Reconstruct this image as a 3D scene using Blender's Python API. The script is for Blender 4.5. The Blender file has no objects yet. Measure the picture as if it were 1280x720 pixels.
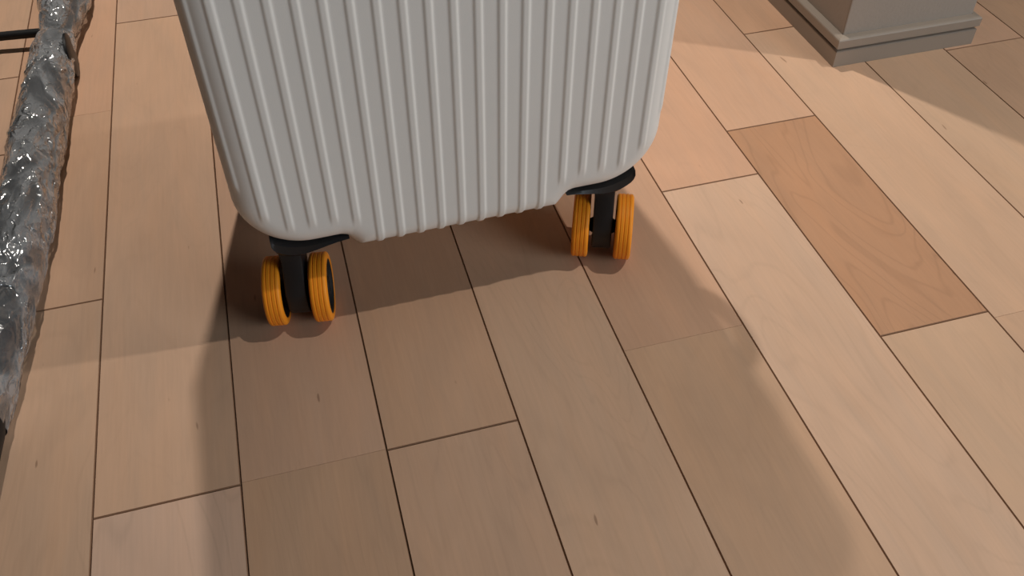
import bpy, bmesh, math, random
from math import pi, sin, cos, sqrt, asin
from mathutils import Vector, Matrix, noise

random.seed(7)
scene = bpy.context.scene
COL = scene.collection

# ------------------------------------------------------------------ camera
cam_data = bpy.data.cameras.new('camera')
cam_data.sensor_width = 36.0
cam_data.lens = 36.0 * 1149.567 / 1280.0
cam_data.clip_start = 0.01
cam = bpy.data.objects.new('camera', cam_data)
COL.objects.link(cam)
_R = ((0.963209609, 0.197160746, -0.182633209),
      (-0.268616101, 0.684721540, -0.677496718),
      (-0.008522866, 0.701629570, 0.712490918))
_C = (0.192888404, 0.0, 0.557344603)
cam.matrix_world = Matrix([list(_R[i]) + [_C[i]] for i in range(3)] + [[0, 0, 0, 1]])
scene.camera = cam

# ------------------------------------------------------------------ world, lamps, exposure
world = bpy.data.worlds.new('room_ambient')
scene.world = world
world.use_nodes = True
world.node_tree.nodes['Background'].inputs[0].default_value = (1.0, 0.97, 0.93, 1)
world.node_tree.nodes['Background'].inputs[1].default_value = 0.022


def downlight(name, loc, power, radius, color, size=110, blend=1.0, aim=None):
    l = bpy.data.lights.new(name, 'SPOT')
    l.energy = power
    l.shadow_soft_size = radius
    l.color = color
    l.spot_size = math.radians(size)
    l.spot_blend = blend
    o = bpy.data.objects.new(name, l)
    o.location = loc
    if aim is not None:
        d = Vector(aim) - Vector(loc)
        o.rotation_euler = d.to_track_quat('-Z', 'Y').to_euler()
    COL.objects.link(o)
    return o


LAMP = (1.0, 0.93, 0.84)
downlight('ceiling_downlight_behind', (0.35, 1.55, 2.40), 182, 0.026, LAMP, 72)
downlight('ceiling_downlight_right', (1.50, 0.33, 2.40), 114, 0.022, LAMP, 82, 1.0, (1.2, -0.2, 0.0))

fill_data = bpy.data.lights.new('added_front_fill', 'AREA')  # cool fill lamp added to brighten the suitcase front; assumed, no known source
fill_data.shape = 'RECTANGLE'
fill_data.size, fill_data.size_y = 1.5, 1.2
fill_data.energy = 34
fill_data.color = (0.86, 0.95, 1.0)
fill_obj = bpy.data.objects.new('added_front_fill', fill_data)
fill_obj.location = (2.2, -1.5, 1.1)
fill_obj.rotation_euler = (Vector((0.3, 0.5, 0.4)) - Vector(fill_obj.location)).to_track_quat('-Z', 'Y').to_euler()
COL.objects.link(fill_obj)

scene.view_settings.view_transform = 'Standard'
scene.view_settings.look = 'None'
scene.view_settings.gamma = 1.0
scene.view_settings.use_curve_mapping = False
scene.view_settings.exposure = 0.0


# ------------------------------------------------------------------ helpers
def new_mat(name):
    m = bpy.data.materials.new(name)
    m.use_nodes = True
    nt = m.node_tree
    return m, nt, nt.nodes['Principled BSDF']


def link(nt, a, b):
    nt.links.new(a, b)


def node(nt, kind, **kw):
    n = nt.nodes.new(kind)
    for k, v in kw.items():
        setattr(n, k, v)
    return n


def math_node(nt, op, a, b=None, clamp=False):
    n = node(nt, 'ShaderNodeMath', operation=op, use_clamp=clamp)
    for i, x in enumerate((a, b)):
        if x is None:
            continue
        if isinstance(x, (int, float)):
            n.inputs[i].default_value = x
        else:
            link(nt, x, n.inputs[i])
    return n.outputs[0]


def simple_mat(name, color, rough=0.5, spec=0.5, bump_scale=0, bump=0.0, var=0.0, var_scale=20):
    m, nt, p = new_mat(name)
    p.inputs['Base Color'].default_value = (*color, 1)
    p.inputs['Roughness'].default_value = rough
    p.inputs['Specular IOR Level'].default_value = spec
    tc = node(nt, 'ShaderNodeTexCoord')
    if bump_scale:
        nz = node(nt, 'ShaderNodeTexNoise')
        nz.inputs['Scale'].default_value = bump_scale
        nz.inputs['Detail'].default_value = 4
        link(nt, tc.outputs['Object'], nz.inputs['Vector'])
        b = node(nt, 'ShaderNodeBump')
        b.inputs['Strength'].default_value = bump
        b.inputs['Distance'].default_value = 0.0006
        link(nt, nz.outputs['Fac'], b.inputs['Height'])
        link(nt, b.outputs['Normal'], p.inputs['Normal'])
    if var:
        n2 = node(nt, 'ShaderNodeTexNoise')
        n2.inputs['Scale'].default_value = var_scale
        link(nt, tc.outputs['Object'], n2.inputs['Vector'])
        mr = node(nt, 'ShaderNodeMapRange')
        mr.inputs[3].default_value = 1 - var
        mr.inputs[4].default_value = 1 + var
        link(nt, n2.outputs['Fac'], mr.inputs[0])
        mx = node(nt, 'ShaderNodeMix', data_type='RGBA', blend_type='MULTIPLY')
        mx.inputs[0].default_value = 1
        mx.inputs[6].default_value = (*color, 1)
        link(nt, mr.outputs[0], mx.inputs[7])
        link(nt, mx.outputs[2], p.inputs['Base Color'])
    return m


def mesh_obj(name, verts, faces, mat, parent=None, smooth=False, angle=None):
    me = bpy.data.meshes.new(name)
    me.from_pydata(verts, [], faces)
    me.validate()
    for m in (mat if isinstance(mat, (list, tuple)) else [mat]):
        me.materials.append(m)
    bm = bmesh.new()
    bm.from_mesh(me)
    bmesh.ops.recalc_face_normals(bm, faces=bm.faces)
    bm.to_mesh(me)
    bm.free()
    if smooth:
        me.polygons.foreach_set('use_smooth', [True] * len(me.polygons))
        if angle:
            me.set_sharp_from_angle(angle=math.radians(angle))
    o = bpy.data.objects.new(name, me)
    COL.objects.link(o)
    if parent:
        o.parent = parent
    return o


def bm_obj(name, bm, mat, parent=None, smooth=False, angle=None):
    bmesh.ops.recalc_face_normals(bm, faces=bm.faces)
    me = bpy.data.meshes.new(name)
    bm.to_mesh(me)
    bm.free()
    me.materials.append(mat)
    if smooth:
        me.polygons.foreach_set('use_smooth', [True] * len(me.polygons))
        if angle:
            me.set_sharp_from_angle(angle=math.radians(angle))
    o = bpy.data.objects.new(name, me)
    COL.objects.link(o)
    if parent:
        o.parent = parent
    return o


def empty(name, loc, rz=0.0, parent=None):
    e = bpy.data.objects.new(name, None)
    e.location = loc
    e.rotation_euler = (0, 0, rz)
    e.empty_display_size = 0.05
    COL.objects.link(e)
    if parent:
        e.parent = parent
    return e


def bevel_box(bm, lo, hi, bev=0.002, seg=2):
    r = bmesh.ops.create_cube(bm, size=1.0)
    vs = r['verts']
    for v in vs:
        v.co = Vector([(lo[i] + hi[i]) / 2 + v.co[i] * (hi[i] - lo[i]) for i in range(3)])
    if bev:
        es = list({e for v in vs for e in v.link_edges})
        bmesh.ops.bevel(bm, geom=es, offset=bev, segments=seg, affect='EDGES', profile=0.5)


def lathe(profile, n=64, closed=False):
    """profile: list of (x, r); axis = local X."""
    V, F = [], []
    m = len(profile)
    for (x, r) in profile:
        for k in range(n):
            a = 2 * pi * k / n
            V.append((x, r * cos(a), r * sin(a)))
    for i in range(m if closed else m - 1):
        j = (i + 1) % m
        for k in range(n):
            l = (k + 1) % n
            F.append((i * n + k, i * n + l, j * n + l, j * n + k))
    if not closed:
        F.append(tuple(range(n)))
        F.append(tuple((m - 1) * n + k for k in range(n - 1, -1, -1)))
    return V, F


def tube(path, radius, n=16):
    V, F = [], []
    path = [Vector(p) for p in path]
    m = len(path)
    up = Vector((0, 0, 1))
    for i, p in enumerate(path):
        t = (path[min(i + 1, m - 1)] - path[max(i - 1, 0)]).normalized()
        a = up if abs(t.dot(up)) < 0.9 else Vector((1, 0, 0))
        b = t.cross(a).normalized()
        c = b.cross(t)
        r = radius[i] if isinstance(radius, (list, tuple)) else radius
        for k in range(n):
            q = 2 * pi * k / n
            V.append(p + (b * cos(q) + c * sin(q)) * r)
    for i in range(m - 1):
        for k in range(n):
            l = (k + 1) % n
            F.append((i * n + k, i * n + l, (i + 1) * n + l, (i + 1) * n + k))
    F.append(tuple(range(n)))
    F.append(tuple((m - 1) * n + k for k in range(n - 1, -1, -1)))
    return V, F


def sstep(a, b, x):
    t = min(1.0, max(0.0, (x - a) / (b - a)))
    return t * t * (3 - 2 * t)


def tag(o, label, cat, group=None):
    o['label'] = label
    o['category'] = cat
    if group:
        o['group'] = group


# ------------------------------------------------------------------ materials
def wood_material():
    m, nt, p = new_mat('maple_plank')
    tc = node(nt, 'ShaderNodeTexCoord')
    oi = node(nt, 'ShaderNodeObjectInfo')
    off = node(nt, 'ShaderNodeVectorMath', operation='SCALE')
    off.inputs[0].default_value = (7.3, 11.9, 3.1)
    link(nt, oi.outputs['Random'], off.inputs['Scale'])
    add = node(nt, 'ShaderNodeVectorMath', operation='ADD')
    link(nt, tc.outputs['Object'], add.inputs[0])
    link(nt, off.outputs[0], add.inputs[1])

    def mapped(sx, sy):
        mp = node(nt, 'ShaderNodeMapping')
        mp.inputs['Scale'].default_value = (sx, sy, 1)
        link(nt, add.outputs[0], mp.inputs['Vector'])
        return mp.outputs[0]

    def noise_tex(vec, scale, detail, rough=0.5, dist=0.0):
        n = node(nt, 'ShaderNodeTexNoise')
        n.inputs['Scale'].default_value = scale
        n.inputs['Detail'].default_value = detail
        n.inputs['Roughness'].default_value = rough
        n.inputs['Distortion'].default_value = dist
        link(nt, vec, n.inputs['Vector'])
        return n.outputs['Fac']

    fine = noise_tex(mapped(1, 0.045), 420, 5, 0.6)
    streak = noise_tex(mapped(1, 0.16), 46, 4, 0.55, 0.6)
    cloud = noise_tex(mapped(1, 0.45), 14, 3, 0.5, 0.8)
    fleck_n = noise_tex(mapped(1, 0.22), 150, 1, 0.4)
    # growth-ring lines: contour lines of a slow stretched noise field
    ring_f = noise_tex(mapped(1, 0.22), 13, 2, 0.4, 0.9)
    rv = math_node(nt, 'MULTIPLY', ring_f, 13.0)
    rv = math_node(nt, 'FRACT', rv)
    rv = math_node(nt, 'SUBTRACT', rv, 0.5)
    rv = math_node(nt, 'ABSOLUTE', rv)
    ring = node(nt, 'ShaderNodeMapRange', interpolation_type='SMOOTHSTEP')
    link(nt, rv, ring.inputs[0])
    ring.inputs[1].default_value = 0.0
    ring.inputs[2].default_value = 0.16
    ring.inputs[3].default_value = 1.0
    ring.inputs[4].default_value = 0.0
    ring_s = math_node(nt, 'MULTIPLY', ring.outputs[0], oi.outputs['Alpha'])

    v = math_node(nt, 'MULTIPLY', math_node(nt, 'SUBTRACT', fine, 0.5), 0.16)
    v = math_node(nt, 'ADD', v, math_node(nt, 'MULTIPLY', math_node(nt, 'SUBTRACT', streak, 0.5), 0.20))
    v = math_node(nt, 'ADD', v, math_node(nt, 'MULTIPLY', math_node(nt, 'SUBTRACT', cloud, 0.5), 0.26))
    v = math_node(nt, 'SUBTRACT', v, math_node(nt, 'MULTIPLY', ring_s, 0.13))
    v = math_node(nt, 'ADD', v, 1.0)
    mul = node(nt, 'ShaderNodeMix', data_type='RGBA', blend_type='MULTIPLY')
    mul.inputs[0].default_value = 1
    link(nt, oi.outputs['Color'], mul.inputs[6])
    link(nt, v, mul.inputs[7])
    # slight hue drift toward pink-brown where the figure is dark
    hue = node(nt, 'ShaderNodeMix', data_type='RGBA', blend_type='MULTIPLY')
    hf = node(nt, 'ShaderNodeMapRange')
    link(nt, streak, hf.inputs[0])
    hf.inputs[1].default_value = 0.35
    hf.inputs[2].default_value = 0.7
    link(nt, hf.outputs[0], hue.inputs[0])
    link(nt, mul.outputs[2], hue.inputs[6])
    hue.inputs[7].default_value = (1.0, 0.965, 0.93, 1)
    # rare mineral flecks
    fl = node(nt, 'ShaderNodeMapRange', interpolation_type='SMOOTHSTEP')
    link(nt, fleck_n, fl.inputs[0])
    fl.inputs[1].default_value = 0.79
    fl.inputs[2].default_value = 0.83
    fl.inputs[3].default_value = 0.0
    fl.inputs[4].default_value = 0.6
    fm = node(nt, 'ShaderNodeMix', data_type='RGBA')
    link(nt, fl.outputs[0], fm.inputs[0])
    link(nt, hue.outputs[2], fm.inputs[6])
    fm.inputs[7].default_value = (0.20, 0.10, 0.055, 1)
    link(nt, fm.outputs[2], p.inputs['Base Color'])
    p.inputs['Roughness'].default_value = 0.5
    p.inputs['Specular IOR Level'].default_value = 0.3
    b = node(nt, 'ShaderNodeBump')
    b.inputs['Strength'].default_value = 0.12
    b.inputs['Distance'].default_value = 0.0004
    link(nt, fine, b.inputs['Height'])
    link(nt, b.outputs['Normal'], p.inputs['Normal'])
    return m


M_WOOD = wood_material()
M_GROOVE = simple_mat('painted_groove', (0.22, 0.12, 0.07), 0.7, 0.2, 300, 0.1)
M_SUB = simple_mat('subfloor', (0.07, 0.035, 0.02), 0.8, 0.1, 100, 0.1)
M_SHELL = simple_mat('white_shell', (0.83, 0.825, 0.80), 0.48, 0.4, 1500, 0.10)
M_BLACK = simple_mat('black_plastic', (0.007, 0.008, 0.010), 0.45, 0.5, 900, 0.05)
M_BLACK2 = simple_mat('black_matte', (0.010, 0.010, 0.011), 0.6, 0.3, 900, 0.05)
M_ZIP = simple_mat('zip_tape', (0.30, 0.30, 0.29), 0.8, 0.2, 1200, 0.3)
M_TYRE = simple_mat('orange_tyre', (0.95, 0.315, 0.016), 0.5, 0.35, 700, 0.06, 0.05, 60)
M_METAL = simple_mat('satin_metal', (0.55, 0.55, 0.56), 0.35, 0.5, 200, 0.02)
M_METAL.node_tree.nodes['Principled BSDF'].inputs['Metallic'].default_value = 1.0
M_WALL = simple_mat('wallpaper', (0.35, 0.305, 0.265), 0.85, 0.15, 260, 0.5, 0.03, 12)
M_BASE = simple_mat('baseboard_vinyl', (0.31, 0.255, 0.208), 0.45, 0.35, 200, 0.04)
M_CORE = simple_mat('dark_tube', (0.018, 0.020, 0.024), 0.4, 0.5, 300, 0.1)


def film_material():
    m = bpy.data.materials.new('clear_film')
    m.use_nodes = True
    nt = m.node_tree
    nt.nodes.clear()
    out = node(nt, 'ShaderNodeOutputMaterial')
    tc = node(nt, 'ShaderNodeTexCoord')
    mp = node(nt, 'ShaderNodeMapping')
    mp.inputs['Scale'].default_value = (1, 0.55, 1)
    link(nt, tc.outputs['Object'], mp.inputs['Vector'])
    nz = node(nt, 'ShaderNodeTexNoise', noise_type='RIDGED_MULTIFRACTAL')
    nz.inputs['Scale'].default_value = 130
    nz.inputs['Detail'].default_value = 3
    nz.inputs['Distortion'].default_value = 0.7
    link(nt, mp.outputs[0], nz.inputs['Vector'])
    bp = node(nt, 'ShaderNodeBump')
    bp.inputs['Strength'].default_value = 1.0
    bp.inputs['Distance'].default_value = 0.006
    vo = node(nt, 'ShaderNodeTexVoronoi', feature='F1')
    vo.inputs['Scale'].default_value = 70
    wv = node(nt, 'ShaderNodeVectorMath', operation='MULTIPLY_ADD')
    link(nt, nz.outputs['Color'], wv.inputs[0])
    wv.inputs[1].default_value = (0.012, 0.012, 0.012)
    link(nt, mp.outputs[0], wv.inputs[2])
    link(nt, wv.outputs[0], vo.inputs['Vector'])
    pn = node(nt, 'ShaderNodeTexNoise')
    pn.inputs['Scale'].default_value = 30
    pn.inputs['Detail'].default_value = 2
    pn.inputs['Distortion'].default_value = 1.0
    link(nt, mp.outputs[0], pn.inputs['Vector'])
    patch = node(nt, 'ShaderNodeMapRange', interpolation_type='SMOOTHSTEP')
    link(nt, pn.outputs['Fac'], patch.inputs[0])
    patch.inputs[1].default_value = 0.40
    patch.inputs[2].default_value = 0.60
    patch.inputs[3].default_value = 0.25
    patch.inputs[4].default_value = 1.0
    hh = math_node(nt, 'ADD', math_node(nt, 'MULTIPLY', nz.outputs['Fac'], 0.35), math_node(nt, 'MULTIPLY', vo.outputs['Distance'], 1.1))
    hh = math_node(nt, 'MULTIPLY', hh, patch.outputs[0])
    link(nt, hh, bp.inputs['Height'])
    tr = node(nt, 'ShaderNodeBsdfTransparent')
    tr.inputs[0].default_value = (0.92, 0.94, 0.96, 1)
    df = node(nt, 'ShaderNodeBsdfDiffuse')
    df.inputs[0].default_value = (0.66, 0.69, 0.73, 1)
    link(nt, bp.outputs['Normal'], df.inputs['Normal'])
    gl = node(nt, 'ShaderNodeBsdfGlossy')
    gl.inputs[0].default_value = (1, 1, 1, 1)
    gl.inputs['Roughness'].default_value = 0.16
    link(nt, bp.outputs['Normal'], gl.inputs['Normal'])
    lw = node(nt, 'ShaderNodeLayerWeight')
    lw.inputs['Blend'].default_value = 0.35
    link(nt, bp.outputs['Normal'], lw.inputs['Normal'])
    milk = node(nt, 'ShaderNodeMapRange')
    link(nt, lw.outputs['Facing'], milk.inputs[0])
    milk.inputs[3].default_value = 0.20
    milk.inputs[4].default_value = 0.60
    m1 = node(nt, 'ShaderNodeMixShader')
    milk_f = math_node(nt, 'MULTIPLY', milk.outputs[0], math_node(nt, 'ADD', patch.outputs[0], 0.15))
    link(nt, milk_f, m1.inputs[0])
    link(nt, tr.outputs[0], m1.inputs[1])
    link(nt, df.outputs[0], m1.inputs[2])
    fr = node(nt, 'ShaderNodeFresnel')
    fr.inputs['IOR'].default_value = 1.45
    link(nt, bp.outputs['Normal'], fr.inputs['Normal'])
    fac = math_node(nt, 'ADD', math_node(nt, 'MULTIPLY', fr.outputs[0], 1.0), 0.10, True)
    m2 = node(nt, 'ShaderNodeMixShader')
    link(nt, fac, m2.inputs[0])
    link(nt, m1.outputs[0], m2.inputs[1])
    link(nt, gl.outputs[0], m2.inputs[2])
    link(nt, m2.outputs[0], out.inputs[0])
    return m


M_FILM = film_material()

# ------------------------------------------------------------------ floor
U = 0.101
FLOOR_X0, FLOOR_X1 = -12, 21
Y_LO, Y_HI = -9.0, 27.0
LINES = {-1: -1.0, 0: 0.0, 1: 0.99, 2: 2.02, 3: 3.0, 4: 3.98, 5: 5.01, 6: 6.0, 7: 6.99, 8: 8.015, 9: 9.0, 10: 10.0}
# visible end joints of each strip (units of strip width) and whether the joint is open
JOINTS = {
    -2: [(9.88, 1), (8.42, 1), (4.6, 1), (13.9, 1)],
    -1: [(6.07, 1), (8.92, 0), (1.2, 1), (12.6, 1)],
    0: [(3.915, 1), (10.77, 1), (0.4, 1), (15.2, 1)],
    1: [(3.93, 0), (9.4, 1), (1.9, 1), (13.1, 1)],
    2: [(3.92, 1), (8.2, 1), (0.6, 1), (12.4, 1)],
    3: [(1.6, 1), (6.9, 1), (10.7, 1)],
    4: [(4.33, 0), (8.6, 1), (0.9, 1), (12.2, 1)],
    5: [(6.075, 1), (1.5, 1), (10.6, 1), (14.8, 1)],
    6: [(6.785, 1), (3.915, 1), (0.2, 1), (9.9, 1), (13.7, 1)],
    7: [(8.455, 1), (3.84, 0), (0.7, 1), (12.1, 1)],
    8: [(2.7, 1), (10.4, 1), (14.0, 1)],
    9: [(7.5, 1), (3.1, 1), (11.3, 1)],
    10: [(5.4, 1), (9.2, 1), (1.3, 1), (13.3, 1)],
}
BASE = (0.585, 0.380, 0.262)


def line_x(k):
    return LINES.get(k, float(k)) * U


sub_v = [(line_x(FLOOR_X0), Y_LO * U, -0.03), (line_x(FLOOR_X1), Y_LO * U, -0.03),
         (line_x(FLOOR_X1), Y_HI * U, -0.03), (line_x(FLOOR_X0), Y_HI * U, -0.03)]
sub_v += [(x, y, -0.0062) for x, y, z in sub_v]
floor = mesh_obj('floor', sub_v, [(0, 1, 2, 3), (4, 5, 6, 7), (0, 1, 5, 4), (1, 2, 6, 5), (2, 3, 7, 6), (3, 0, 4, 7)], M_SUB)
floor['kind'] = 'structure'
floor['label'] = 'pale maple strip floor with thin dark grooves'

# colours of single planks: position (strip, y in units) -> (rgb multiplier, ring strength)
SPECIAL = [
    (6, 5.0, (0.84, 0.71, 0.60), 0.75),
    (5, 4.0, (1.07, 1.10, 1.12), 0.35),
    (5, 8.0, (1.05, 0.97, 0.93), 0.15),
    (6, 8.0, (1.03, 0.98, 0.95), 0.1),
    (6, 2.5, (1.03, 1.05, 1.03), 0.2),
    (7, 6.0, (1.02, 1.02, 1.00), 0.15),
    (7, 9.5, (0.98, 0.93, 0.88), 0.15),
    (8, 5.0, (0.97, 0.99, 0.97), 0.15),
    (9, 6.0, (0.93, 0.91, 0.88), 0.25),
    (9, 8.0, (1.02, 0.99, 0.98), 0.15),
    (10, 7.0, (0.92, 0.90, 0.86), 0.3),
    (4, 6.0, (0.97, 0.91, 0.87), 0.15),
    (4, 2.5, (0.95, 0.93, 0.88), 0.15),
    (3, 4.0, (1.02, 1.03, 1.02), 0.3),
    (2, 6.0, (0.97, 0.94, 0.90), 0.1),
    (2, 2.5, (0.98, 0.97, 0.96), 0.3),
    (1, 6.0, (0.97, 0.94, 0.93), 0.1),
    (1, 2.5, (0.94, 0.92, 0.88), 0.25),
    (0, 6.0, (1.0, 1.0, 0.99), 0.15),
    (0, 2.5, (1.06, 1.10, 1.18), 0.5),
    (-1, 4.0, (1.0, 1.0, 0.98), 0.3),
    (-1, 7.0, (0.98, 0.95, 0.91), 0.15),
    (-1, 10., (1.03, 0.98, 0.95), 0.1),
]


def plank(x0, x1, y0, y1, open0, open1):
    g, c, th = 0.00028, 0.00052, 0.006
    cx, cy = (x0 + x1) / 2, (y0 + y1) / 2
    hx = (x1 - x0) / 2 - g
    ga = g if open0 else 0.00005
    gb = g if open1 else 0.00005
    ca = 0.0007 if open0 else 0.0001
    cb = 0.0007 if open1 else 0.0001
    a, b = y0 + ga - cy, y1 - gb - cy
    V = [(-hx, a, -th), (hx, a, -th), (hx, b, -th), (-hx, b, -th),
         (-hx, a, -c), (hx, a, -c), (hx, b, -c), (-hx, b, -c),
         (-hx + c, a + ca, 0), (hx - c, a + ca, 0), (hx - c, b - cb, 0), (-hx + c, b - cb, 0)]
    F = [(3, 2, 1, 0)]
    for i in range(4):
        j = (i + 1) % 4
        F.append((i, j, 4 + j, 4 + i))
    for i in range(4):
        j = (i + 1) % 4
        F.append((4 + i, 4 + j, 8 + j, 8 + i))
    F.append((8, 9, 10, 11))
    me = bpy.data.meshes.new('plank')
    me.from_pydata(V, [], F)
    me.materials.append(M_WOOD)
    me.materials.append(M_GROOVE)
    for i, pl in enumerate(me.polygons):
        pl.material_index = 1 if 5 <= i <= 8 else 0
    if not open0:
        me.polygons[5].material_index = 0
    if not open1:
        me.polygons[7].material_index = 0
    o = bpy.data.objects.new('plank', me)
    o.location = (cx, cy, 0)
    COL.objects.link(o)
    o.parent = floor
    return o


for k in range(FLOOR_X0, FLOOR_X1):
    js = list(JOINTS.get(k, []))
    lo = min([j[0] for j in js], default=None)
    if not js:
        y = -9 + random.uniform(1.5, 5)
        while y < Y_HI - 2:
            js.append((y, 1))
            y += random.uniform(2.9, 6.2)
    else:
        y = lo - random.uniform(3.5, 5)
        while y > Y_LO + 2:
            js.append((y, 1))
            y -= random.uniform(3, 6)
        y = max(j[0] for j in js) + random.uniform(3.2, 5)
        while y < Y_HI - 2:
            js.append((y, 1))
            y += random.uniform(3, 6)
    js = sorted(js)
    ys = [(Y_LO, 1)] + js + [(Y_HI, 1)]
    for (ya, oa), (yb, ob) in zip(ys[:-1], ys[1:]):
        o = plank(line_x(k), line_x(k + 1), ya * U, yb * U, oa, ob)
        r = random.uniform(0.95, 1.04)
        w = random.uniform(-0.03, 0.03)
        mult, ring = (r * (1 + w * 0.2), r, r * (1 - w)), random.uniform(0.05, 0.3)
        for sk, sy, sm, sr in SPECIAL:
            if sk == k and ya < sy < yb:
                mult, ring = sm, sr
        o.color = (BASE[0] * mult[0], BASE[1] * mult[1], BASE[2] * mult[2], ring)

# ------------------------------------------------------------------ wall end with baseboard
WX0, WX1, WY0, WY1 = 0.776, 0.938, 0.769, 2.6
WALL_H = 2.42
bm = bmesh.new()
bevel_box(bm, (WX0, WY0, 0.0), (WX1, WY1, WALL_H), 0.0015, 2)
wall = bm_obj('wall_right', bm, M_WALL, None)
wall['kind'] = 'structure'
wall['label'] = 'off-white papered wall end standing on the floor'


def baseboard():
    """closed profile (outward offset, z) swept round the left, front and right faces of the wall end"""
    prof = [(0.0, 0.0), (0.0070, 0.0), (0.0070, 0.0182), (0.0062, 0.0190), (0.0025, 0.0194), (0.0025, 0.0216),
            (0.0072, 0.0222), (0.0080, 0.0230), (0.0080, 0.0318), (0.0074, 0.0330), (0.0058, 0.0340), (0.0030, 0.0346), (0.0, 0.0350)]
    path = [(WX0, WY1, -1, 0), (WX0, WY0, -1, -1), (WX1, WY0, 1, -1), (WX1, WY1, 1, 0)]
    V, F = [], []
    n = len(prof)
    for (x, y, dx, dy) in path:
        for (o, z) in prof:
            V.append((x + dx * o, y + dy * o, z + 0.0002))
    for i in range(len(path) - 1):
        for j in range(n - 1):
            F.append((i * n + j, (i + 1) * n + j, (i + 1) * n + j + 1, i * n + j + 1))
    F.append(tuple(range(n)))
    F.append(tuple((len(path) - 1) * n + j for j in range(n - 1, -1, -1)))
    return mesh_obj('baseboard_right', V, F, M_BASE, None)


bb = baseboard()
bb['kind'] = 'structure'
bb['label'] = 'two-tier beige baseboard around the wall end'

# ------------------------------------------------------------------ suitcase
AX, AY = 0.0045, -0.0423          # lean of the shell per metre of height
HW, ZB, ZR, ZT, RC, RT, RF, DEPTH = 0.1648, 0.0703, 0.0842, 0.570, 0.0515, 0.055, 0.0206, 0.230
PITCH = 0.0161
case = empty('suitcase', (0.2964, 0.5350, 0.0), 0.0155)
tag(case, 'off-white ribbed hard-shell suitcase on black casters with orange wheels', 'suitcase')


def shear(x, y, z):
    return (x + AX * z, y + AY * z, z)


def z_bot(s):
    a = abs(s)
    base = ZB + (ZR - ZB) * sstep(0.0798, 0.0932, a)
    c = HW - RC
    if a > c:
        q = min(a - c, RC)
        base = ZR + RC - sqrt(max(0.0, RC * RC - q * q))
    return base


def z_top(s):
    a = abs(s)
    c = HW - RT
    if a > c:
        q = min(a - c, RT)
        return ZT - RT + sqrt(max(0.0, RT * RT - q * q))
    return ZT


def outline_points():
    pts = []
    n = 160
    ss = [HW * sin(pi * (i / n - 0.5)) for i in range(n + 1)]
    for s in ss:
        pts.append((s, z_bot(s)))
    zs0, zs1 = z_bot(HW), z_top(HW)
    for i in range(1, 40):
        pts.append((HW, zs0 + (zs1 - zs0) * i / 40))
    for s in reversed(ss):
        pts.append((s, z_top(s)))
    for i in range(1, 40):
        pts.append((-HW, zs1 + (zs0 - zs1) * i / 40))
    return pts


OUT = outline_points()
SEG = [(OUT[i], OUT[(i + 1) % len(OUT)]) for i in range(len(OUT))]


def dist_out(s, z):
    best, bp = 1e9, None
    for (ax, az), (bx, bz) in SEG:
        dx, dz = bx - ax, bz - az
        L = dx * dx + dz * dz
        t = 0 if L == 0 else max(0, min(1, ((s - ax) * dx + (z - az) * dz) / L))
        px, pz = ax + dx * t, az + dz * t
        d = (px - s) ** 2 + (pz - z) ** 2
        if d < best:
            best, bp = d, (px, pz)
    return sqrt(best), bp


def bead_height(s, z):
    c = HW - RF
    a = abs(s) if abs(s) < c else c + RF * asin(min(1, (abs(s) - c) / RF))
    i = round(a / PITCH)
    if i > 10:
        return 0.0
    e = abs(a - i * PITCH)
    prof = 1 - sstep(0.0016, 0.0037, e)
    if prof <= 0:
        return 0
    if i <= 4:
        fb = 1.0
    else:
        ze = 0.1002 if i == 5 else (0.1053 if i <= 8 else (0.1192 if i == 9 else 0.146))
        fb = sstep(ze, ze + 0.010, z)
    ft = 1 - sstep(ZT - 0.05, ZT - 0.04, z) if i > 8 else 1 - sstep(ZT - 0.030, ZT - 0.020, z)
    return 0.0012 * prof * fb * ft


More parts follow.
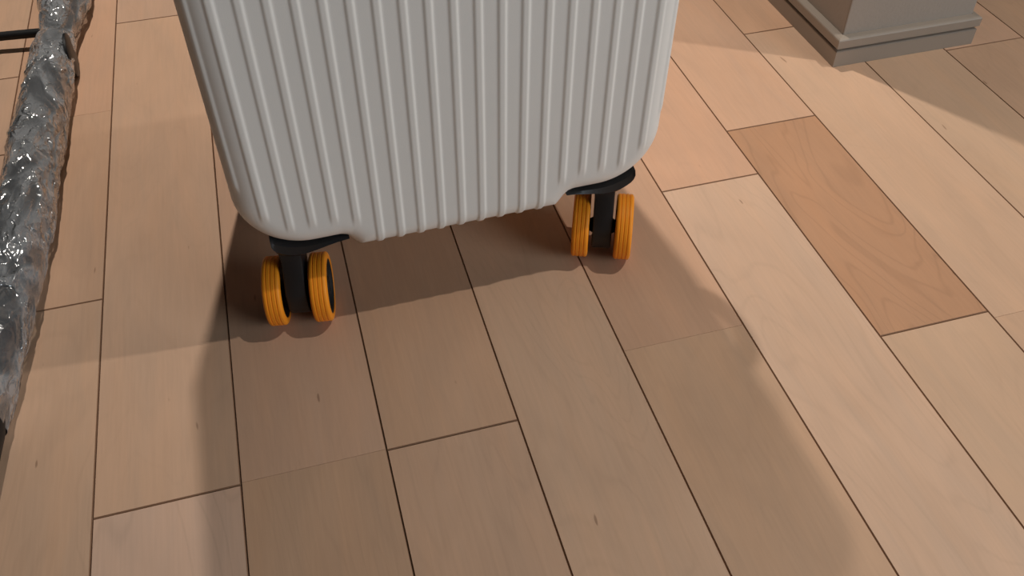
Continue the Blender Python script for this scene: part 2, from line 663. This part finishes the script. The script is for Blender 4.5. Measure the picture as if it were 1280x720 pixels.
def shell_mesh():
    # columns: fine across the beads and at the side roundings
    cols = []
    for i in range(-8, 9):
        for k in (-0.5, -0.30, -0.237, -0.19, -0.145, -0.102, -0.05, 0.05, 0.102, 0.145, 0.19, 0.237, 0.30):
            cols.append((i + k) * PITCH)
    cmin = HW - RF - 0.009
    side = []
    x = 8.5 * PITCH
    for k in range(46):
        a = x + (HW - RF + RF * pi / 2 - x) * k / 45
        s = a if a < HW - RF else HW - RF + RF * sin((a - (HW - RF)) / RF)
        side.append(s)
    cols = [-s for s in reversed(side)] + [c for c in cols if -8.5 * PITCH + 1e-6 < c < 8.5 * PITCH - 1e-6] + side
    cols = sorted(set(round(c, 6) for c in cols))
    rows = []
    nb = 26
    for k in range(nb):
        rows.append(('b', 0.060 * (1 - cos(pi / 2 * k / nb))))
    nm = 34
    for k in range(nm + 1):
        rows.append(('m', k / nm))
    for k in range(16 - 1, -1, -1):
        rows.append(('t', 0.045 * (1 - cos(pi / 2 * k / 16))))
    V, F = [], []
    nr = len(rows)
    for s in cols:
        zb, zt = z_bot(s), z_top(s)
        for ri, (kind, v) in enumerate(rows):
            if kind == 'b':
                z = zb + v
            elif kind == 't':
                z = zt - v
            else:
                z = (zb + 0.060) + (zt - 0.045 - zb - 0.060) * v
            edge = (ri == 0 or ri == nr - 1 or abs(abs(s) - HW) < 1e-6)
            near = (HW - abs(s) < RF + 0.002) or z < 0.125 or z > ZT - RT
            if edge:
                d, n2 = 0.0, None
            elif near:
                d, bp = dist_out(s, z)
            else:
                d = 1.0
            if d >= RF:
                y, nrm = 0.0, (0, -1, 0)
            else:
                q = (RF - d) / RF
                y = RF - sqrt(max(0, RF * RF - (RF - d) ** 2))
                if edge:
                    if abs(abs(s) - HW) < 1e-6:
                        o2 = (1 if s > 0 else -1, 0)
                    else:
                        e = 1e-4
                        g = (z_bot(s + e) - z_bot(s - e)) / (2 * e) if ri == 0 else (z_top(s + e) - z_top(s - e)) / (2 * e)
                        L = sqrt(1 + g * g)
                        o2 = (g / L, -1 / L) if ri == 0 else (-g / L, 1 / L)
                else:
                    L = max(d, 1e-9)
                    o2 = ((bp[0] - s) / L, (bp[1] - z) / L)
                c2 = sqrt(max(0, 1 - q * q))
                nrm = (o2[0] * q, -c2, o2[1] * q)
            h = bead_height(s, z)
            V.append((s + nrm[0] * h, y + nrm[1] * h, z + nrm[2] * h))
    nc = len(cols)
    for i in range(nc - 1):
        for j in range(nr - 1):
            F.append((i * nr + j, (i + 1) * nr + j, (i + 1) * nr + j + 1, i * nr + j + 1))
    # boundary loop swept back to the seam
    loop = [i * nr for i in range(nc)] + [(nc - 1) * nr + j for j in range(1, nr)] + \
           [i * nr + nr - 1 for i in range(nc - 2, -1, -1)] + [j for j in range(nr - 2, 0, -1)]
    prev = loop
    for y in (0.028, 0.045, 0.07, 0.095, DEPTH / 2 - 0.006, DEPTH / 2 - 0.004):
        cur = []
        for v in loop:
            x0, y0, z0 = V[v]
            sc = 1.0
            if y > DEPTH / 2 - 0.005:
                sc = 0.99
            V.append((x0 * sc, y, (z0 - 0.32) * sc + 0.32))
            cur.append(len(V) - 1)
        L = len(loop)
        for k in range(L):
            l = (k + 1) % L
            F.append((prev[k], cur[k], cur[l], prev[l]))
        prev = cur
    return V, F


SV, SF = shell_mesh()
mesh_obj('front_shell', [shear(*v) for v in SV], SF, M_SHELL, case, True, 50)
mesh_obj('back_shell', [shear(x, DEPTH - y, z) for x, y, z in SV], SF, M_SHELL, case, True, 50)


def seam_ring(y0, y1, inset):
    V, F = [], []
    n = len(OUT)
    for y in (y0, y1):
        for (s, z) in OUT:
            k = 1 - inset / HW
            V.append(shear(s * k, y, (z - 0.32) * (1 - inset / 0.25) + 0.32))
    for i in range(n):
        j = (i + 1) % n
        F.append((i, j, n + j, n + i))
    F.append(tuple(range(n)))
    F.append(tuple(range(2 * n - 1, n - 1, -1)))
    return V, F


V, F = seam_ring(DEPTH / 2 - 0.0055, DEPTH / 2 + 0.0055, 0.0022)
mesh_obj('zip_tape', V, F, M_ZIP, case, True, 40)
# zip pulls, carry handles, telescopic grip (out of the top of the frame)
bm = bmesh.new()
bevel_box(bm, (HW - 0.0005, DEPTH / 2 - 0.004, 0.40), (HW + 0.0045, DEPTH / 2 + 0.004, 0.435), 0.0015)
for v in bm.verts:
    v.co = Vector(shear(*v.co))
bm_obj('zip_pull', bm, M_METAL, case)


def carry_handle(pts, rad):
    V, F = tube([shear(*p) for p in pts], rad, 14)
    return mesh_obj('carry_handle', V, F, M_BLACK, case, True, 50)


carry_handle([(-0.075 + 0.15 * t, DEPTH / 2 - 0.03, ZT - 0.004 + 0.026 * (sin(pi * t) ** 0.35 if 0 < t < 1 else 0)) for t in [i / 24 for i in range(25)]], 0.0065)
carry_handle([(HW - 0.004 + 0.022 * (sin(pi * t) ** 0.35 if 0 < t < 1 else 0), DEPTH / 2 - 0.035, 0.27 + 0.15 * t) for t in [i / 24 for i in range(25)]], 0.0065)
bm = bmesh.new()
bevel_box(bm, (-0.062, DEPTH - 0.055, ZT - 0.004), (0.062, DEPTH - 0.025, ZT + 0.012), 0.006, 3)
for v in bm.verts:
    v.co = Vector(shear(*v.co))
bm_obj('telescopic_grip', bm, M_BLACK, case, True, 40)


# caster mount: black housing that fills the corner recess, thick outside and tapering inward
def caster_mount(sx, back):
    V, F = [], []
    us = [q * 1.03 for q in (0.0850, 0.0885, 0.0945, 0.100, 0.106, 0.112, 0.118, 0.124, 0.130, 0.135, 0.1385, 0.1405, 0.1415)]
    th = [0.0012, 0.0020, 0.0036, 0.0062, 0.0090, 0.0120, 0.0145, 0.0160, 0.0165, 0.0158, 0.0142, 0.0110, 0.0050]
    nd = 14
    for a, thick in zip(us, th):
        zr = z_bot(max(a, 0.0936))
        zt = zr + 0.0015
        zl = min(zr, ZR) - thick + max(0.0, zr - z_bot(0.1257)) * 0.6
        y0, y1 = 0.005, 0.068
        ring = []
        for k in range(nd):
            q = 2 * pi * k / nd
            cy, cz = cos(q), sin(q)
            e = 0.45
            yy = (y0 + y1) / 2 + (y1 - y0) / 2 * (abs(cy) ** e) * (1 if cy >= 0 else -1)
            w = (abs(cz) ** e) * (1 if cz >= 0 else -1)
            zz = (zt + zl) / 2 + (zt - zl) / 2 * w
            # the lower rim draws in toward the swivel
            if w < 0:
                yy = (y0 + y1) / 2 + (yy - (y0 + y1) / 2) * (1 - 0.22 * (-w))
            ring.append((sx * a, DEPTH - yy if back else yy, zz))
        V += [shear(*p) for p in ring]
    n = len(us)
    for i in range(n - 1):
        for k in range(nd):
            l = (k + 1) % nd
            F.append((i * nd + k, (i + 1) * nd + k, (i + 1) * nd + l, i * nd + l))
    F.append(tuple(range(nd)))
    F.append(tuple((n - 1) * nd + k for k in range(nd - 1, -1, -1)))
    return mesh_obj('caster_mount', V, F, M_BLACK, case, True, 50)


WR, TRACK, WW = 0.0283, 0.0363, 0.0142


def tyre_data():
    h = WW / 2
    prof = [(-h, WR * 0.80), (-h, WR - 0.0022), (-h + 0.0005, WR - 0.0010), (-h + 0.0012, WR - 0.0003), (-h + 0.0018, WR)]
    for g in (-0.0034, 0.0, 0.0034):
        prof += [(g - 0.0006, WR), (g - 0.0002, WR - 0.0005), (g + 0.0002, WR - 0.0005), (g + 0.0006, WR)]
    prof += [(h - 0.0018, WR), (h - 0.0012, WR - 0.0003), (h - 0.0005, WR - 0.0010), (h, WR - 0.0022), (h, WR * 0.80)]
    prof += [(h - 0.002, WR * 0.78), (-h + 0.002, WR * 0.78)]
    return lathe(prof, 72, True)


def hub_data():
    h = WW / 2
    prof = [(-h + 0.0022, 0.003), (-h + 0.0008, 0.0045), (-h + 0.0008, 0.0075), (-h + 0.0030, 0.0095), (-h + 0.0030, WR * 0.70),
            (-h + 0.0010, WR * 0.74), (-h + 0.0004, WR * 0.795), (h - 0.0004, WR * 0.795), (h - 0.0010, WR * 0.74), (h - 0.0030, WR * 0.70),
            (h - 0.0030, 0.0095), (h - 0.0008, 0.0075), (h - 0.0008, 0.0045), (h - 0.0022, 0.003)]
    return lathe(prof, 48)


def fork_data(trail):
    """profile in the rolling plane (y, z) with z measured from the floor, extruded along the axle"""
    pts = []
    rh = 0.0195
    zc = WR
    for k in range(25):                      # lower hub arc
        a = pi + pi * k / 24
        pts.append((rh * cos(a), zc + rh * sin(a)))
    pts += [(rh * 0.99, zc + 0.012), (trail + 0.0145, zc + 0.030), (trail + 0.0145, 0.0620), (trail + 0.0150, 0.078), (trail - 0.0150, 0.078), (trail - 0.0150, 0.0620), (-rh * 0.99, zc + 0.012)]
    w = 0.0082
    bm = bmesh.new()
    A = [bm.verts.new((-w, y, z)) for y, z in pts]
    B = [bm.verts.new((w, y, z)) for y, z in pts]
    bm.faces.new(A)
    bm.faces.new(list(reversed(B)))
    n = len(pts)
    side = []
    for i in range(n):
        j = (i + 1) % n
        side.append(bm.faces.new((A[i], B[i], B[j], A[j])))
    bm.normal_update()
    es = [e for e in bm.edges if any(len(f.verts) > 4 for f in e.link_faces)]
    bmesh.ops.bevel(bm, geom=es, offset=0.0016, segments=2, affect='EDGES', profile=0.5)
    # flare out to the round swivel head at the top
    for v in bm.verts:
        if v.co.z > 0.060:
            k = sstep(0.060, 0.072, v.co.z)
            v.co.x *= 1 + 0.10 * k
    return bm


TV, TF = tyre_data()
HV, HF = hub_data()
AV, AF = lathe([(-TRACK / 2 - 0.004, 0.0036), (-TRACK / 2 + 0.004, 0.0036), (-0.0088, 0.0066), (0.0088, 0.0066), (TRACK / 2 - 0.004, 0.0036), (TRACK / 2 + 0.004, 0.0036)], 24)


def caster(s, off, yaw, trail):
    f = bm_obj('caster_fork', fork_data(trail), M_BLACK, case, True, 35)
    f.location = (s, off, 0)
    f.rotation_euler = (0, 0, yaw)
    for sg in (-1, 1):
        t = mesh_obj('tyre', TV, TF, M_TYRE, f, True, 40)
        t.location = (sg * TRACK / 2, 0, WR)
        t['label'] = 'orange grooved rubber tyre'
        h = mesh_obj('wheel_hub', HV, HF, M_BLACK2, f, True, 40)
        h.location = (sg * TRACK / 2, 0, WR)
    a = mesh_obj('axle', AV, AF, M_BLACK2, f, True, 40)
    a.location = (0, 0, WR)


caster(-0.1332, 0.0171, -0.1541 - 0.0155, 0.010)
caster(0.1279, 0.0180, -0.3875 - 0.0155, 0.010)
caster(-0.130, DEPTH - 0.026, 0.3, -0.008)
caster(0.130, DEPTH - 0.026, -0.12, -0.008)
for sx in (-1, 1):
    for back in (False, True):
        caster_mount(sx, back)

# ------------------------------------------------------------------ film-wrapped pole
pole = empty('wrapped_pole', (-0.058, 0.90, 0.0))
tag(pole, 'dark pole wrapped in crinkled clear plastic film lying on the floor', 'pole')
PX, PY = -0.058, 0.90
AXIS = [(0.20, -0.096), (0.42, -0.0825), (0.50, -0.0775), (0.60, -0.072), (0.72, -0.0645), (0.85, -0.0605), (1.0, -0.0565), (1.15, -0.052), (1.60, -0.044)]


def axis_x(y):
    for (y0, x0), (y1, x1) in zip(AXIS[:-1], AXIS[1:]):
        if y <= y1:
            t = (y - y0) / (y1 - y0)
            return x0 + (x1 - x0) * t
    return AXIS[-1][1]


def interp(tab, y):
    if y <= tab[0][0]:
        return tab[0][1]
    for (y0, x0), (y1, x1) in zip(tab[:-1], tab[1:]):
        if y <= y1:
            t = (y - y0) / (y1 - y0)
            t = t * t * (3 - 2 * t)
            return x0 + (x1 - x0) * t
    return tab[-1][1]


CZ = 0.0225
path = [(axis_x(y) - PX, y - PY, CZ) for y in [0.49 + i * 0.01 for i in range(54)]]
V, F = tube(path, 0.0175, 24)
mesh_obj('tube', V, F, M_CORE, pole, True, 50)
path = [(axis_x(y) - PX, y - PY, CZ) for y in [1.04 + i * 0.01 for i in range(51)]]
V, F = tube(path, 0.0125, 24)
mesh_obj('tube', V, F, M_CORE, pole, True, 50)
ys = [0.28, 0.2805, 0.283, 0.30, 0.40, 0.475, 0.487, 0.492, 0.4925]
V, F = tube([(axis_x(y) - PX, y - PY, CZ) for y in ys], [0.012, 0.018, 0.0215, 0.0222, 0.0222, 0.0222, 0.0215, 0.018, 0.012], 24)
mesh_obj('end_foot', V, F, M_BLACK2, pole, True, 40)['label'] = 'black rubber foot of the pole'
# black cross bar under the neck of the wrapping and the clamp disc beside it
V, F = tube([(-0.46 - PX, 1.095 - PY, 0.012), (-0.30 - PX, 1.085 - PY, 0.014), (-0.06 - PX, 1.055 - PY, 0.018)], 0.0050, 12)
mesh_obj('cross_bar', V, F, M_BLACK2, pole, True, 50)
V, F = lathe([(-0.003, 0.012), (-0.002, 0.022), (-0.001, 0.0235), (0.001, 0.0235), (0.002, 0.022), (0.003, 0.012)], 40)
o = mesh_obj('clamp_disc', V, F, M_BLACK, pole, True, 40)
o.location = (-0.0375 - PX, 0.985 - PY, 0.0240)
o.rotation_euler = (0, 0.0, 0.05)

RAD = [(0.475, 0.0235), (0.50, 0.0240), (0.56, 0.0255), (0.62, 0.0265), (0.70, 0.0265), (0.78, 0.0245), (0.86, 0.0255), (0.94, 0.0240),
       (1.00, 0.0225), (1.035, 0.0180), (1.07, 0.0215), (1.12, 0.0275), (1.20, 0.0290), (1.35, 0.027), (1.55, 0.028)]


def film_mesh(y0, y1, seed):
    V, F = [], []
    na, ny = 84, int((y1 - y0) / 0.0028)
    for i in range(ny + 1):
        y = y0 + (y1 - y0) * i / ny
        r0 = interp(RAD, y)
        for k in range(na):
            q = 2 * pi * k / na
            c = Vector((cos(q), sin(q), 0))
            p = Vector((c.x * 1.6, c.y * 1.6, y * 22 + seed))
            big = noise.noise(p * 0.9) * 0.12
            # sharp creases: ridged noise, stretched round the tube here and along it there
            rid = 1 - abs(noise.noise(Vector((c.x * 1.7 + y * 9, c.y * 1.7, y * 38 + seed * 2)))) * 2.0
            rid2 = 1 - abs(noise.noise(Vector((c.x * 3.6, c.y * 3.6 + 5.1, y * 60 - q * 1.5 + seed)))) * 2.0
            f = 1 + big + 0.06 * max(0, rid) ** 2 + 0.02 * max(0, rid2) ** 3 - 0.035
            x = axis_x(y) - PX + r0 * f * c.x
            z = CZ + r0 * f * c.y
            z = max(z, 0.0012 + 0.0008 * noise.noise(Vector((q * 3, y * 50, 1))))
            yy = y - PY + 0.0025 * noise.noise(Vector((c.x * 2, c.y * 2, y * 30 + 9)))
            V.append((x, yy, z))
    for i in range(ny):
        for k in range(na):
            l = (k + 1) % na
            F.append((i * na + k, i * na + l, (i + 1) * na + l, (i + 1) * na + k))
    return V, F


V, F = film_mesh(0.478, 1.55, 3.7)
o = mesh_obj('plastic_wrap', V, F, M_FILM, pole, True)
o['label'] = 'crinkled clear plastic film'
